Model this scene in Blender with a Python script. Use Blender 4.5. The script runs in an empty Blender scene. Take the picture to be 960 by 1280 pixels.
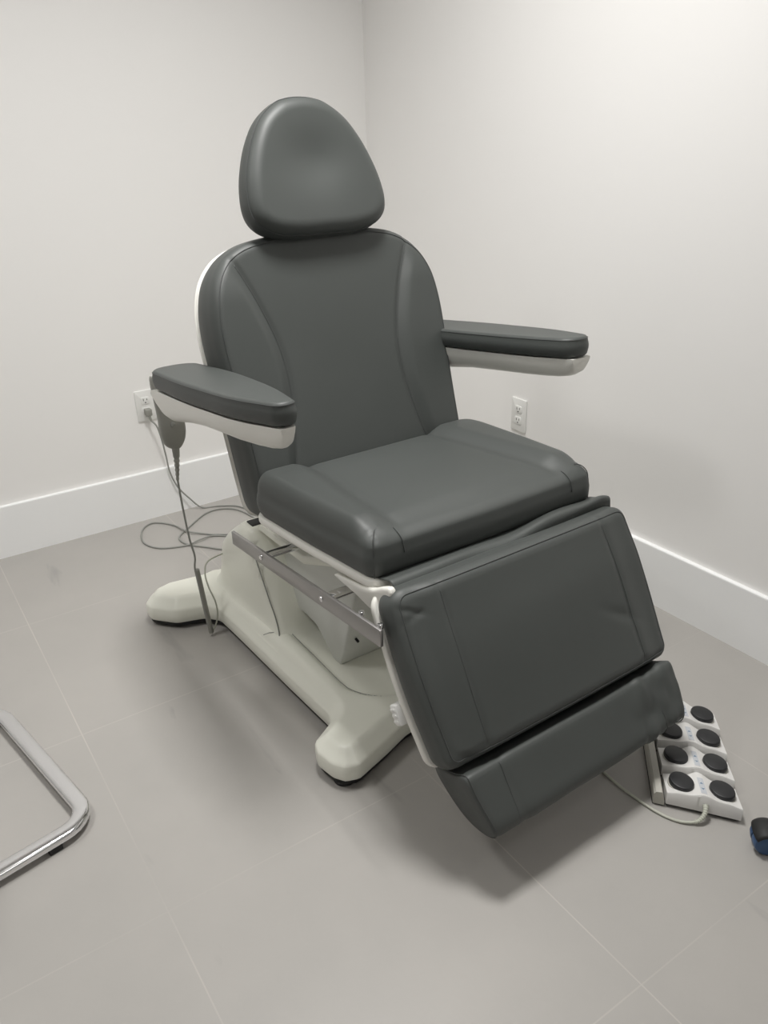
import bpy, bmesh, math, random
from mathutils import Vector, Matrix, noise
random.seed(7)
sc = bpy.context.scene
COL = sc.collection
R = math.radians

# ------------------------------------------------------------------ materials
def mat(name, color, rough=.5, metal=0.0, spec=.5, coat=0.0, coat_rough=.2):
    m = bpy.data.materials.new(name); m.use_nodes = True
    b = m.node_tree.nodes['Principled BSDF']
    b.inputs['Base Color'].default_value = (*color, 1)
    b.inputs['Roughness'].default_value = rough
    b.inputs['Metallic'].default_value = metal
    b.inputs['Specular IOR Level'].default_value = spec
    b.inputs['Coat Weight'].default_value = coat
    b.inputs['Coat Roughness'].default_value = coat_rough
    return m

def add_bump(m, scale, strength, dist=.001, detail=3, coord='Object', kind='NOISE'):
    nt = m.node_tree; N = nt.nodes; L = nt.links
    b = N['Principled BSDF']
    tc = N.new('ShaderNodeTexCoord')
    if kind == 'VORONOI':
        t = N.new('ShaderNodeTexVoronoi'); t.inputs['Scale'].default_value = scale; out = t.outputs['Distance']
    else:
        t = N.new('ShaderNodeTexNoise'); t.inputs['Scale'].default_value = scale
        t.inputs['Detail'].default_value = detail; out = t.outputs['Fac']
    bp = N.new('ShaderNodeBump'); bp.inputs['Strength'].default_value = strength; bp.inputs['Distance'].default_value = dist
    L.new(tc.outputs[coord], t.inputs['Vector']); L.new(out, bp.inputs['Height']); L.new(bp.outputs['Normal'], b.inputs['Normal'])
    return t

def add_mottle(m, scale, c1, c2):
    nt = m.node_tree; N = nt.nodes; L = nt.links
    b = N['Principled BSDF']
    tc = N.new('ShaderNodeTexCoord'); t = N.new('ShaderNodeTexNoise'); t.inputs['Scale'].default_value = scale
    t.inputs['Detail'].default_value = 4
    r = N.new('ShaderNodeValToRGB'); r.color_ramp.elements[0].position = .3; r.color_ramp.elements[1].position = .7
    r.color_ramp.elements[0].color = (*c1, 1); r.color_ramp.elements[1].color = (*c2, 1)
    L.new(tc.outputs['Object'], t.inputs['Vector']); L.new(t.outputs['Fac'], r.inputs['Fac']); L.new(r.outputs['Color'], b.inputs['Base Color'])

M = {}
M['vinyl'] = mat('grey_vinyl', (.072, .077, .0755), .52, spec=.55)
add_mottle(M['vinyl'], 3.0, (.058, .0640, .0605), (.064, .070, .0665))
add_bump(M['vinyl'], 900, .10, .0005, kind='VORONOI')
M['seam'] = mat('vinyl_stitching', (.058, .062, .061), .55)
add_bump(M['seam'], 420, .5, .001)
M['plastic'] = mat('white_moulded_plastic', (.83, .835, .75), .33, spec=.45)
add_bump(M['plastic'], 600, .04, .0004)
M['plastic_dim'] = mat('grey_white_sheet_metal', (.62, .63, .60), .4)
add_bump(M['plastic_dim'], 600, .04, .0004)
M['arm_white'] = mat('white_arm_plastic', (.80, .79, .74), .3, spec=.5)
add_bump(M['arm_white'], 600, .03, .0004)
M['steel'] = mat('brushed_stainless', (.40, .39, .385), .34, metal=1.0)
add_bump(M['steel'], 300, .05, .0003)
M['chrome'] = mat('polished_chrome', (.80, .80, .81), .09, metal=1.0)
add_bump(M['chrome'], 30, .03, .0004)
M['black'] = mat('black_rubber', (.012, .012, .012), .6)
add_bump(M['black'], 500, .1, .0005)
M['button'] = mat('black_pedal_rubber', (.014, .0145, .016), .42)
add_bump(M['button'], 500, .1, .0005)
M['grey'] = mat('grey_abs_plastic', (.27, .27, .245), .5)
add_bump(M['grey'], 500, .05, .0004)
M['cord'] = mat('grey_cord_rubber', (.27, .275, .255), .5)
add_bump(M['cord'], 500, .1, .0005)
M['cord_light'] = mat('pale_cord_rubber', (.48, .49, .42), .45)
add_bump(M['cord_light'], 500, .05, .0005)
M['pedal_white'] = mat('white_pedal_plastic', (.72, .71, .69), .38)
add_bump(M['pedal_white'], 500, .05, .0004)
M['pedal_grey'] = mat('beige_bracket_plastic', (.50, .49, .44), .4)
add_bump(M['pedal_grey'], 500, .05, .0004)
M['sticker'] = mat('pale_blue_sticker', (.53, .55, .58), .5)
add_bump(M['sticker'], 300, .02, .0004)
M['sticker_ink'] = mat('blue_ink', (.16, .24, .34), .5)
add_bump(M['sticker_ink'], 300, .02, .0004)
M['blue'] = mat('blue_caster_plastic', (.035, .085, .19), .35)
add_bump(M['blue'], 300, .05, .0004)
M['outlet'] = mat('white_outlet_plastic', (.80, .80, .78), .35)
add_bump(M['outlet'], 300, .02, .0004)
M['slot'] = mat('dark_slot', (.03, .03, .03), .7)
add_bump(M['slot'], 300, .02, .0004)
M['trim'] = mat('white_trim_paint', (.90, .905, .905), .38)
add_bump(M['trim'], 60, .03, .0008)
M['wall'] = mat('white_wall_paint', (.865, .855, .84), .75, spec=.3)
add_bump(M['wall'], 180, .06, .0008)
M['wall_dim'] = mat('bounce_cut_wall', (.55, .545, .54), .8)  # unseen walls darkened to cut bounce light and deepen shadows
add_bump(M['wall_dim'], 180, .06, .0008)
M['ceiling'] = mat('white_ceiling_paint', (.80, .80, .79), .9)
add_bump(M['ceiling'], 180, .06, .0008)
M['lamp'] = mat('led_diffuser', (1, 1, 1), .5)
_b = M['lamp'].node_tree.nodes['Principled BSDF']
_b.inputs['Emission Color'].default_value = (1, .985, .96, 1); _b.inputs['Emission Strength'].default_value = 1.6
add_bump(M['lamp'], 60, .02, .0005)

def floor_material():
    m = mat('porcelain_floor_tile', (.40, .39, .375), .42, spec=.45)
    nt = m.node_tree; N = nt.nodes; L = nt.links; b = N['Principled BSDF']
    geo = N.new('ShaderNodeNewGeometry'); sep = N.new('ShaderNodeSeparateXYZ'); L.new(geo.outputs['Position'], sep.inputs[0])
    def math_(op, a, c=None, clamp=False):
        n = N.new('ShaderNodeMath'); n.operation = op; n.use_clamp = clamp
        for i, v in enumerate((a, c)):
            if v is None: continue
            if isinstance(v, (int, float)): n.inputs[i].default_value = v
            else: L.new(v, n.inputs[i])
        return n.outputs[0]
    PX, PY = .6185, .607
    def line(o, off, pitch):
        t = math_('DIVIDE', math_('ADD', o, off), pitch)
        f = math_('FRACT', math_('ADD', t, 100.5))
        d = math_('MULTIPLY', math_('ABSOLUTE', math_('SUBTRACT', f, .5)), pitch)
        g = math_('SUBTRACT', 1.0, math_('DIVIDE', d, .0021), True)
        return g, math_('FLOOR', math_('ADD', t, 100.5))
    gx, ix = line(sep.outputs[0], 1.622, PX)
    gy, iy = line(sep.outputs[1], 1.7365, PY)
    g = math_('MAXIMUM', gx, math_('MULTIPLY', gy, .62))
    gm = N.new('ShaderNodeTexNoise'); gm.inputs['Scale'].default_value = 2.2; L.new(geo.outputs['Position'], gm.inputs['Vector'])
    gr = N.new('ShaderNodeMapRange'); gr.inputs[1].default_value = .38; gr.inputs[2].default_value = .6
    gr.inputs[3].default_value = .08; gr.inputs[4].default_value = .8
    L.new(gm.outputs['Fac'], gr.inputs[0])
    g = math_('MULTIPLY', g, gr.outputs[0])
    # stone mottling
    n1 = N.new('ShaderNodeTexNoise'); n1.inputs['Scale'].default_value = 2.6; n1.inputs['Detail'].default_value = 6
    n1.inputs['Roughness'].default_value = .55
    L.new(geo.outputs['Position'], n1.inputs['Vector'])
    r1 = N.new('ShaderNodeValToRGB')
    r1.color_ramp.elements[0].position = .3; r1.color_ramp.elements[0].color = (.372, .358, .338, 1)
    r1.color_ramp.elements[1].position = .7; r1.color_ramp.elements[1].color = (.412, .394, .371, 1)
    L.new(n1.outputs['Fac'], r1.inputs['Fac'])
    # sparse short dark veins
    mp = N.new('ShaderNodeMapping'); mp.inputs['Rotation'].default_value = (0, 0, R(-25)); mp.inputs['Scale'].default_value = (7.5, 1.7, 1)
    L.new(geo.outputs['Position'], mp.inputs['Vector'])
    n2 = N.new('ShaderNodeTexNoise'); n2.inputs['Scale'].default_value = 1.7; n2.inputs['Detail'].default_value = 3
    n2.inputs['Distortion'].default_value = .5
    L.new(mp.outputs[0], n2.inputs['Vector'])
    v = N.new('ShaderNodeMapRange'); v.inputs[1].default_value = .675; v.inputs[2].default_value = .76; L.new(n2.outputs['Fac'], v.inputs[0])
    mx = N.new('ShaderNodeMix'); mx.data_type = 'RGBA'; mx.inputs[7].default_value = (.28, .27, .262, 1)
    L.new(math_('MULTIPLY', v.outputs[0], .6), mx.inputs[0]); L.new(r1.outputs['Color'], mx.inputs[6])
    mg = N.new('ShaderNodeMix'); mg.data_type = 'RGBA'; mg.inputs[7].default_value = (.55, .525, .48, 1)
    L.new(g, mg.inputs[0]); L.new(mx.outputs[2], mg.inputs[6])
    L.new(mg.outputs[2], b.inputs['Base Color'])
    bp = N.new('ShaderNodeBump'); bp.inputs['Strength'].default_value = .15; bp.inputs['Distance'].default_value = .001
    n3 = N.new('ShaderNodeTexNoise'); n3.inputs['Scale'].default_value = 90; L.new(geo.outputs['Position'], n3.inputs['Vector'])
    L.new(n3.outputs['Fac'], bp.inputs['Height']); L.new(bp.outputs['Normal'], b.inputs['Normal'])
    return m
M['floor'] = floor_material()

# ------------------------------------------------------------------ helpers
def link(name, verts, faces, material, parent=None, smooth=True, angle=None, weld=False):
    me = bpy.data.meshes.new(name)
    me.from_pydata([tuple(v) for v in verts], [], [tuple(f) for f in faces])
    bm = bmesh.new(); bm.from_mesh(me)
    if weld: bmesh.ops.remove_doubles(bm, verts=bm.verts, dist=1e-5)
    bmesh.ops.recalc_face_normals(bm, faces=bm.faces)
    bm.to_mesh(me); bm.free()
    if smooth:
        me.polygons.foreach_set('use_smooth', [True] * len(me.polygons))
        if angle is not None: me.set_sharp_from_angle(angle=R(angle))
    me.materials.append(material)
    o = bpy.data.objects.new(name, me); COL.objects.link(o)
    if parent is not None: o.parent = parent
    return o

def from_bm(name, bm, material, parent=None, smooth=True, angle=35):
    bmesh.ops.recalc_face_normals(bm, faces=bm.faces)
    me = bpy.data.meshes.new(name); bm.to_mesh(me); bm.free()
    if smooth:
        me.polygons.foreach_set('use_smooth', [True] * len(me.polygons))
        me.set_sharp_from_angle(angle=R(angle))
    me.materials.append(material)
    o = bpy.data.objects.new(name, me); COL.objects.link(o)
    if parent is not None: o.parent = parent
    return o

def tag(o, label=None, cat=None, group=None, kind=None):
    if label: o['label'] = label
    if cat: o['category'] = cat
    if group: o['group'] = group
    if kind: o['kind'] = kind
    return o

def empty(name, loc=(0, 0, 0), rz=0.0):
    o = bpy.data.objects.new(name, None); o.empty_display_size = .1
    COL.objects.link(o); o.location = loc; o.rotation_euler = (0, 0, rz); return o

def bm_box(bm, lo, hi, bevel=0.0, seg=2, mtx=None):
    g = bmesh.ops.create_cube(bm, size=1.0)
    vs = g['verts']
    c = [(lo[i] + hi[i]) / 2 for i in range(3)]; s = [hi[i] - lo[i] for i in range(3)]
    for v in vs: v.co = Vector((c[0] + v.co.x * s[0], c[1] + v.co.y * s[1], c[2] + v.co.z * s[2]))
    if bevel > 0:
        es = list({e for v in vs for e in v.link_edges})
        r = bmesh.ops.bevel(bm, geom=es, offset=bevel, segments=seg, profile=.5, affect='EDGES')
        vs = list({v for v in r['verts']} | {v for v in vs if v.is_valid})
    if mtx is not None:
        bmesh.ops.transform(bm, matrix=mtx, verts=[v for v in vs if v.is_valid])
    return vs

def bm_cyl(bm, p0, p1, r0, r1=None, seg=24, bevel=0.0):
    r1 = r0 if r1 is None else r1
    p0 = Vector(p0); p1 = Vector(p1); d = p1 - p0
    g = bmesh.ops.create_cone(bm, cap_ends=True, segments=seg, radius1=r0, radius2=r1, depth=d.length)
    q = Vector((0, 0, 1)).rotation_difference(d.normalized()).to_matrix().to_4x4()
    vs = g['verts']
    bmesh.ops.transform(bm, matrix=Matrix.Translation((p0 + p1) / 2) @ q, verts=vs)
    if bevel > 0:
        caps = [f for f in {f for v in vs for f in v.link_faces} if len(f.verts) > 4]
        es = list({e for f in caps for e in f.edges})
        bmesh.ops.bevel(bm, geom=es, offset=bevel, segments=2, profile=.5, affect='EDGES')

def spline(pts, n, closed=False):
    """Catmull-Rom through pts, n samples per span."""
    P = [Vector(p) for p in pts]; out = []
    m = len(P); spans = m if closed else m - 1
    for i in range(spans):
        if closed: p0, p1, p2, p3 = P[(i - 1) % m], P[i], P[(i + 1) % m], P[(i + 2) % m]
        else: p0, p1, p2, p3 = P[max(i - 1, 0)], P[i], P[i + 1], P[min(i + 2, m - 1)]
        for k in range(n):
            t = k / n
            out.append(.5 * ((2 * p1) + (p2 - p0) * t + (2 * p0 - 5 * p1 + 4 * p2 - p3) * t * t + (3 * p1 - p0 - 3 * p2 + p3) * t ** 3))
    if not closed: out.append(P[-1].copy())
    return out

def resample(pts, n, closed=True):
    P = [Vector(p) for p in pts]
    if closed: P = P + [P[0]]
    L = [0]
    for a, b in zip(P, P[1:]): L.append(L[-1] + (b - a).length)
    out = []; j = 0
    cnt = n if closed else n - 1
    for i in range(n):
        t = L[-1] * i / cnt
        while j < len(P) - 2 and L[j + 1] < t: j += 1
        seg = L[j + 1] - L[j]
        out.append(P[j].lerp(P[j + 1], 0 if seg == 0 else min(1, (t - L[j]) / seg)))
    return out

def fillet(poly, radii, seg=8):
    """Rounded 2D polygon; radii a number or one per corner."""
    n = len(poly); out = []
    if isinstance(radii, (int, float)): radii = [radii] * n
    for i in range(n):
        p0, p, p2 = Vector(poly[i - 1]), Vector(poly[i]), Vector(poly[(i + 1) % n])
        a = (p0 - p); b = (p2 - p); la, lb = a.length, b.length; a.normalize(); b.normalize()
        ang = a.angle(b); r = radii[i]
        if r <= 0 or ang > math.pi - .02: out.append(p); continue
        t = min(r / math.tan(ang / 2), la * .48, lb * .48); r = t * math.tan(ang / 2)
        s, e = p + a * t, p + b * t
        c = p + (a + b).normalized() * (r / math.sin(ang / 2))
        a0 = math.atan2(s.y - c.y, s.x - c.x); a1 = math.atan2(e.y - c.y, e.x - c.x)
        d = (a1 - a0 + math.pi) % (2 * math.pi) - math.pi
        for k in range(seg + 1):
            th = a0 + d * k / seg; out.append(Vector((c.x + r * math.cos(th), c.y + r * math.sin(th))))
    return out

def tube_data(pts, r, seg=10, closed=False, squash=None, radii=None):
    P = [Vector(p) for p in pts]; n = len(P)
    V = []; F = []
    T = []
    for i in range(n):
        if closed: t = P[(i + 1) % n] - P[i - 1]
        else: t = P[min(i + 1, n - 1)] - P[max(i - 1, 0)]
        T.append(t.normalized() if t.length > 1e-9 else Vector((0, 0, 1)))
    up = Vector((0, 0, 1))
    if abs(T[0].dot(up)) > .9: up = Vector((1, 0, 0))
    N = (up - T[0] * up.dot(T[0])).normalized()
    for i in range(n):
        if squash is None: N = (N - T[i] * N.dot(T[i])).normalized()
        else:
            N = (Vector((0, 0, 1)) - T[i] * T[i].z)
            N = N.normalized() if N.length > 1e-3 else Vector((1, 0, 0))
        B = T[i].cross(N)
        rr = radii[i] if radii else r
        for k in range(seg):
            a = 2 * math.pi * k / seg
            ca, sa = math.cos(a), math.sin(a)
            if squash:      # superellipse flat-oval section: squash = (half width, half height)
                e = .55
                x = math.copysign(abs(ca) ** e, ca) * squash[0]; y = math.copysign(abs(sa) ** e, sa) * squash[1]
                V.append(P[i] + B * x + N * y)
            else: V.append(P[i] + (B * ca + N * sa) * rr)
    rng = n if closed else n - 1
    for i in range(rng):
        for k in range(seg):
            a = i * seg + k; b = i * seg + (k + 1) % seg; j = (i + 1) % n
            F.append((a, b, j * seg + (k + 1) % seg, j * seg + k))
    if not closed:
        F.append(tuple(reversed(range(seg)))); F.append(tuple(range((n - 1) * seg, n * seg)))
    return V, F

def tube(name, pts, r, material, parent=None, seg=10, closed=False, squash=None, radii=None):
    V, F = tube_data(pts, r, seg, closed, squash, radii)
    return link(name, V, F, material, parent, angle=60)

def merge(parts):
    V, F = [], []
    for v, f in parts:
        o = len(V); V += list(v); F += [tuple(i + o for i in g) for g in f]
    return V, F

def sstep(a, b, x):
    t = max(0.0, min(1.0, (x - a) / (b - a))); return t * t * (3 - 2 * t)
def interp_s(xs, ys, x):
    """smooth (Catmull-Rom) version of interp"""
    n = len(xs)
    if x <= xs[0]: return ys[0]
    if x >= xs[-1]: return ys[-1]
    i = max(k for k in range(n - 1) if xs[k] <= x); h = xs[i + 1] - xs[i]; t = (x - xs[i]) / h
    m = lambda k: (ys[min(k + 1, n - 1)] - ys[max(k - 1, 0)]) / (xs[min(k + 1, n - 1)] - xs[max(k - 1, 0)])
    a, b = ys[i], ys[i + 1]; m0, m1 = m(i) * h, m(i + 1) * h
    return (2*t**3-3*t*t+1)*a + (t**3-2*t*t+t)*m0 + (-2*t**3+3*t*t)*b + (t**3-t*t)*m1
def interp(xs, ys, x):
    if x <= xs[0]: return ys[0]
    for i in range(len(xs) - 1):
        if x <= xs[i + 1]: return ys[i] + (ys[i + 1] - ys[i]) * (x - xs[i]) / (xs[i + 1] - xs[i])
    return ys[-1]

class Cushion:
    """Upholstered pad: a closed outline, thickness T, rolled edge r, height h(x, y) on the face."""
    def __init__(self, outline, T, r, frame, h=lambda x, y: 0.0, n=300, bulge=.004, rings=46, back_in=.012, side=None):
        self.T, self.r, self.frame, self.h = T, r, frame, h
        O = resample(outline, n)
        c = Vector((0, 0))
        for p in O: c += p
        self.c = c = c / n
        area = sum(O[i].x * O[(i + 1) % n].y - O[(i + 1) % n].x * O[i].y for i in range(n))
        sg = 1 if area > 0 else -1
        NR = []
        for i in range(n):
            t = (O[(i + 1) % n] - O[i - 1]).normalized(); NR.append(Vector((t.y, -t.x)) * sg)
        # smooth the normals to avoid kinks when insetting
        for _ in range(6): NR = [(NR[i - 1] + NR[i] * 2 + NR[(i + 1) % n]).normalized() for i in range(n)]
        self.O, self.NR, self.n = O, NR, n
        prof = [(back_in, 0.0), (back_in * .35, .003), (0.0, .010)]
        for k in (1, 2, 3, 4): 
            t = k / 5; prof.append((-bulge * math.sin(math.pi * t), .010 + (T - r - .010) * t))
        for k in range(0, 9):
            a = math.pi / 2 * k / 8; prof.append((r * (1 - math.cos(a)), T - r + r * math.sin(a)))
        V, F = [], []
        V.append(self.pt(c.x, c.y, 0))
        base = 1
        for ins, z in prof:
            for i in range(n):
                p = O[i] - NR[i] * ins
                w = sstep(T - r, T, z)
                dn = side(p.x, p.y, z) if side else 0
                p = p + NR[i] * dn
                V.append(self.pt(p.x, p.y, z + w * self.edge_h(p, 0)))
        inner = [O[i] - NR[i] * r for i in range(n)]
        self.inner = inner
        nr = len(prof)
        for k in range(1, rings):
            s = 1 - k / rings
            for i in range(n):
                p = c + (inner[i] - c) * s
                V.append(self.pt(p.x, p.y, T + self.edge_h(p, 1 - s)))
        V.append(self.pt(c.x, c.y, T + self.edge_h(c, 1)))
        tot = nr + rings - 1
        for i in range(n): F.append((0, base + (i + 1) % n, base + i))
        for k in range(tot - 1):
            a, b = base + k * n, base + (k + 1) * n
            for i in range(n): F.append((a + i, a + (i + 1) % n, b + (i + 1) % n, b + i))
        last = base + (tot - 1) * n; e = len(V) - 1
        for i in range(n): F.append((last + i, last + (i + 1) % n, e))
        self.V, self.F = V, F
    def edge_h(self, p, t):
        return self.h(p.x, p.y)
    def pt(self, x, y, n): return self.frame(x, y, n)
    def build(self, name, material, parent): return link(name, self.V, self.F, material, parent, weld=False)
    def t_at(self, p):
        d = Vector(p) - self.c
        if d.length < 1e-6: return 1
        best = None; a0 = math.atan2(d.y, d.x)
        for q in self.inner[::2]:
            e = q - self.c; a = abs((math.atan2(e.y, e.x) - a0 + math.pi) % (2 * math.pi) - math.pi)
            if best is None or a < best[0]: best = (a, e.length)
        return 1 - d.length / best[1]
    def on(self, x, y, lift=.0003):
        t = self.t_at((x, y))
        if t >= 0: return self.pt(x, y, self.T + self.edge_h(Vector((x, y)), t) + lift)
        # on the rolled edge: distance outside the inner outline
        d = Vector((x, y)) - self.c; e = d / (1 - t) if t < 1 else d
        over = min(d.length - e.length, self.r)
        ang = math.asin(max(0, min(1, over / self.r)))
        return self.pt(x, y, self.T - self.r + self.r * math.cos(ang) + self.edge_h(Vector((x, y)), 0) * math.cos(ang) + lift)
    def edge_line(self, i0, i1, ins_a, lift=.0004):
        """points running round the rolled edge at arc angle ins_a (0 = side, pi/2 = face)"""
        out = []
        n = self.n
        ins = self.r * (1 - math.cos(ins_a)); z = self.T - self.r + self.r * math.sin(ins_a)
        for i in range(i0, i1):
            k = i % n; p = self.O[k] - self.NR[k] * (ins - lift)
            out.append(self.pt(p.x, p.y, z + sstep(self.T - self.r, self.T, z) * self.edge_h(p, 0) + lift))
        return out

def stitched(name, runs, r, parent, closed=False):
    for p in runs:
        V, F = tube_data(p, r, 6, closed); link(name, V, F, M['seam'], parent)

def extrude_profile(name, poly, x0, x1, material, parent, bevel=0.0, axis='X', mapf=None, seg=3):
    """poly in (b, z); extruded along chair width x0..x1; b is forward = -Y."""
    bm = bmesh.new()
    vs0 = [bm.verts.new((x0, -p[0], p[1])) for p in poly]; f = bm.faces.new(vs0)
    r = bmesh.ops.extrude_face_region(bm, geom=[f])
    for v in r['geom']:
        if isinstance(v, bmesh.types.BMVert): v.co.x = x1
    if bevel > 0:
        bmesh.ops.bevel(bm, geom=[e for e in bm.edges], offset=bevel, segments=seg, profile=.5, affect='EDGES', clamp_overlap=True)
    return from_bm(name, bm, material, parent)

def slab(name, outline, frame, n0, n1, material, parent, edge=.004, inner_cut=None):
    """flat plate from a rounded outline with small bevel, in a local frame"""
    n = len(outline); V, F = [], []
    area = sum(outline[i].x * outline[(i + 1) % n].y - outline[(i + 1) % n].x * outline[i].y for i in range(n))
    sg = 1 if area > 0 else -1
    NR = []
    for i in range(n):
        t = (outline[(i + 1) % n] - outline[i - 1]); t = t.normalized() if t.length > 1e-9 else Vector((1, 0)); NR.append(Vector((t.y, -t.x)) * sg)
    prof = [(edge, n0), (edge * .3, n0 + edge * .3), (0, n0 + edge), (0, n1 - edge), (edge * .3, n1 - edge * .3), (edge, n1)]
    for ins, z in prof:
        for i in range(n):
            p = outline[i] - NR[i] * ins; V.append(frame(p.x, p.y, z))
    for k in range(len(prof) - 1):
        for i in range(n): F.append((k * n + i, k * n + (i + 1) % n, (k + 1) * n + (i + 1) % n, (k + 1) * n + i))
    F.append(tuple(reversed(range(n)))); F.append(tuple(range((len(prof) - 1) * n, len(prof) * n)))
    return link(name, V, F, material, parent, angle=50)

# ------------------------------------------------------------------ the room
XW, YS, HC = -3.7, -3.9, 2.75
def plane_wall(name, lo, hi, material):
    bm = bmesh.new(); bm_box(bm, lo, hi)
    o = from_bm(name, bm, material, None, smooth=False); tag(o, kind='structure'); return o
plane_wall('floor', (XW - .1, YS - .1, -.1), (.1, .1, 0), M['floor'])
plane_wall('ceiling', (XW - .1, YS - .1, HC), (.1, .1, HC + .1), M['ceiling'])
plane_wall('wall_left', (XW, 0, 0), (0, .1, HC), M['wall'])
plane_wall('wall_right', (0, YS, 0), (.1, .1, HC), M['wall'])
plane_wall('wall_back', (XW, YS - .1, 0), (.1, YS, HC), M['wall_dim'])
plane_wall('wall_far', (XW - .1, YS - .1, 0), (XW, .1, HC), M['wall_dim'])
HB = .191
def baseboard(name, p0, p1, nrm):
    """flat baseboard with eased top edge"""
    prof = [(0, 0), (.0145, 0), (.0145, HB - .004), (.0135, HB - .001), (.011, HB), (0, HB)]
    V, F = [], []; k = len(prof)
    for p in (p0, p1):
        for d, z in prof: V.append((p[0] + nrm[0] * d, p[1] + nrm[1] * d, z))
    for i in range(k): F.append((i, (i + 1) % k, k + (i + 1) % k, k + i))
    F.append(tuple(range(k))); F.append(tuple(range(k, 2 * k)))
    o = link(name, V, F, M['trim'], None, smooth=False); tag(o, kind='structure')
baseboard('baseboard_left', (XW, 0), (-.0145, 0), (0, -1))
baseboard('baseboard_right', (0, YS), (0, 0), (-1, 0))
baseboard('baseboard_back', (XW, YS), (-.0145, YS), (0, 1))
baseboard('baseboard_far', (XW, YS + .0145), (XW, -.0145), (1, 0))

# ------------------------------------------------------------------ treatment chair
TH = R(1.0); CX, CY = -.82, -1.2
chair = empty('treatment_chair', (CX, CY, 0), TH)
tag(chair, 'large dark grey padded medical treatment chair with armrests, leg rest and white moulded base', 'treatment chair')
def loc(a, b, z): return Vector((a, -b, z))

# --- backrest frame: v up the face, n towards the sitter
BS = math.sqrt(1 + .316 ** 2); BC, BSn = 1 / BS, .316 / BS
def back_frame(off):
    def f(x, v, n):
        n += off
        return loc(x, .024 - BSn * v + BC * n, .582 + BC * v + BSn * n)
    return f
half = [(0.0, -.09), (.20, -.09), (.285, -.086), (.314, -.06), (.319, .0), (.321, .1), (.324, .2), (.329, .3), (.328, .37), (.319, .43), (.298, .483), (.262, .524), (.215, .549), (.15, .562), (.07, .567)]
pts = [Vector((x, v)) for x, v in half] + [Vector((0, .568))] + [Vector((-x, v)) for x, v in reversed(half[1:])]
back_outline = spline(pts, 10, closed=True)
bvs, bxs = [-.09, 0, .1, .2, .3, .4, .48, .54, .57], [.235, .203, .180, .168, .173, .200, .232, .262, .28]
def back_h(x, v):
    xs = interp_s(bvs, bxs, v); d = abs(x) - xs
    bol = .013 * sstep(0, .035, d)
    groove = -.004 * math.exp(-(d / .007) ** 2)
    belly = -.006 * math.exp(-((x) / .15) ** 2) * sstep(.55, .2, v)
    return bol * sstep(.54, .42, v) + groove + belly
backc = Cushion(back_outline, .10, .026, back_frame(-.10), back_h, n=340, rings=60)
back = backc.build('backrest', M['vinyl'], chair)
runs = []
for s in (-1, 1):
    runs.append([backc.on(s * interp_s(bvs, bxs, v), v) for v in [(-.05 + .555 * k / 90) for k in range(91)]])
stitched('panel_seam', runs, .0012, back)
stitched('edge_seam', [backc.edge_line(0, backc.n, 1.15)], .0012, back, closed=True)
shell_outline = [p + (p - Vector((0, .25))).normalized() * .0015 for p in back_outline]
shell = Cushion(shell_outline, .020, .006, back_frame(-.113), lambda x, v: 0, n=240, rings=8, back_in=.02).build('backrest_shell', M['arm_white'], chair)

# --- headrest
hh = [(0, .548), (.08, .549), (.14, .560), (.176, .585), (.188, .62), (.183, .67), (.168, .72), (.145, .77), (.113, .815), (.07, .847), (.035, .858)]
pts = [Vector((x, v)) for x, v in hh] + [Vector((0, .861))] + [Vector((-x, v)) for x, v in reversed(hh[1:])]
head_outline = spline(pts, 10, closed=True)
def head_h(x, v):
    return -.015 * math.exp(-((x / .085) ** 2) - ((v - .715) / .07) ** 2) 
headc = Cushion(head_outline, .078, .032, back_frame(-.028), head_h, n=260, rings=40, bulge=.003)
head = headc.build('headrest', M['vinyl'], chair)
stitched('edge_seam', [headc.edge_line(0, headc.n, .25)], .0012, head, closed=True)
bm = bmesh.new()
p0 = back_frame(-.05)(0, .60, 0); p1 = back_frame(-.145)(0, .50, 0)
for s in (-1, 1):
    bm_cyl(bm, back_frame(-.04)(s * .05, .66, 0), back_frame(-.12)(s * .05, .42, 0), .008, seg=16)
from_bm('headrest_bracket', bm, M['steel'], chair)

# --- seat: s forward from the rear edge, n up
ST = math.atan(.04); SC, SS = math.cos(ST), math.sin(ST)
def seat_frame(off=0):
    def f(x, s, n):
        n += off
        return loc(x, .03 + SC * s - SS * n, .518 + SS * s + SC * n)
    return f
SL = .478
seat_poly = [(-.334, 0), (-.324, .25), (-.308, SL), (0, SL + .006), (.308, SL), (.324, .25), (.334, 0)]
seat_outline = fillet(seat_poly, [.05, .9, .028, 3, .028, .9, .05], 10)
def seat_xs(s): return .183 + .035 * sstep(0, .45, s)
def seat_h(x, s):
    d = abs(x) - seat_xs(s)
    bol = .017 * sstep(-.005, .05, d) * sstep(SL + .03, SL - .09, s)
    fr = -.010 * sstep(SL - .09, SL - .02, s) - .006 * sstep(.1, 0, s)
    g = -.003 * math.exp(-(d / .012) ** 2) * sstep(SL, SL - .08, s)
    # puckers by the front seams
    pk = 0
    for sx in (-1, 1):
        for j, (dx, ds) in enumerate(((.085, -.012), (.075, -.028), (.09, -.045))):
            u = x - sx * (.21 + dx); w = s - (SL + ds)
            pk -= .0022 * math.exp(-(u / .014) ** 2 - (w / .004) ** 2)
    return bol + fr + g + pk
seatc = Cushion(seat_outline, .092, .032, seat_frame(), seat_h, n=380, rings=64, bulge=.005)
seat = seatc.build('seat_cushion', M['vinyl'], chair)
runs = []
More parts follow.
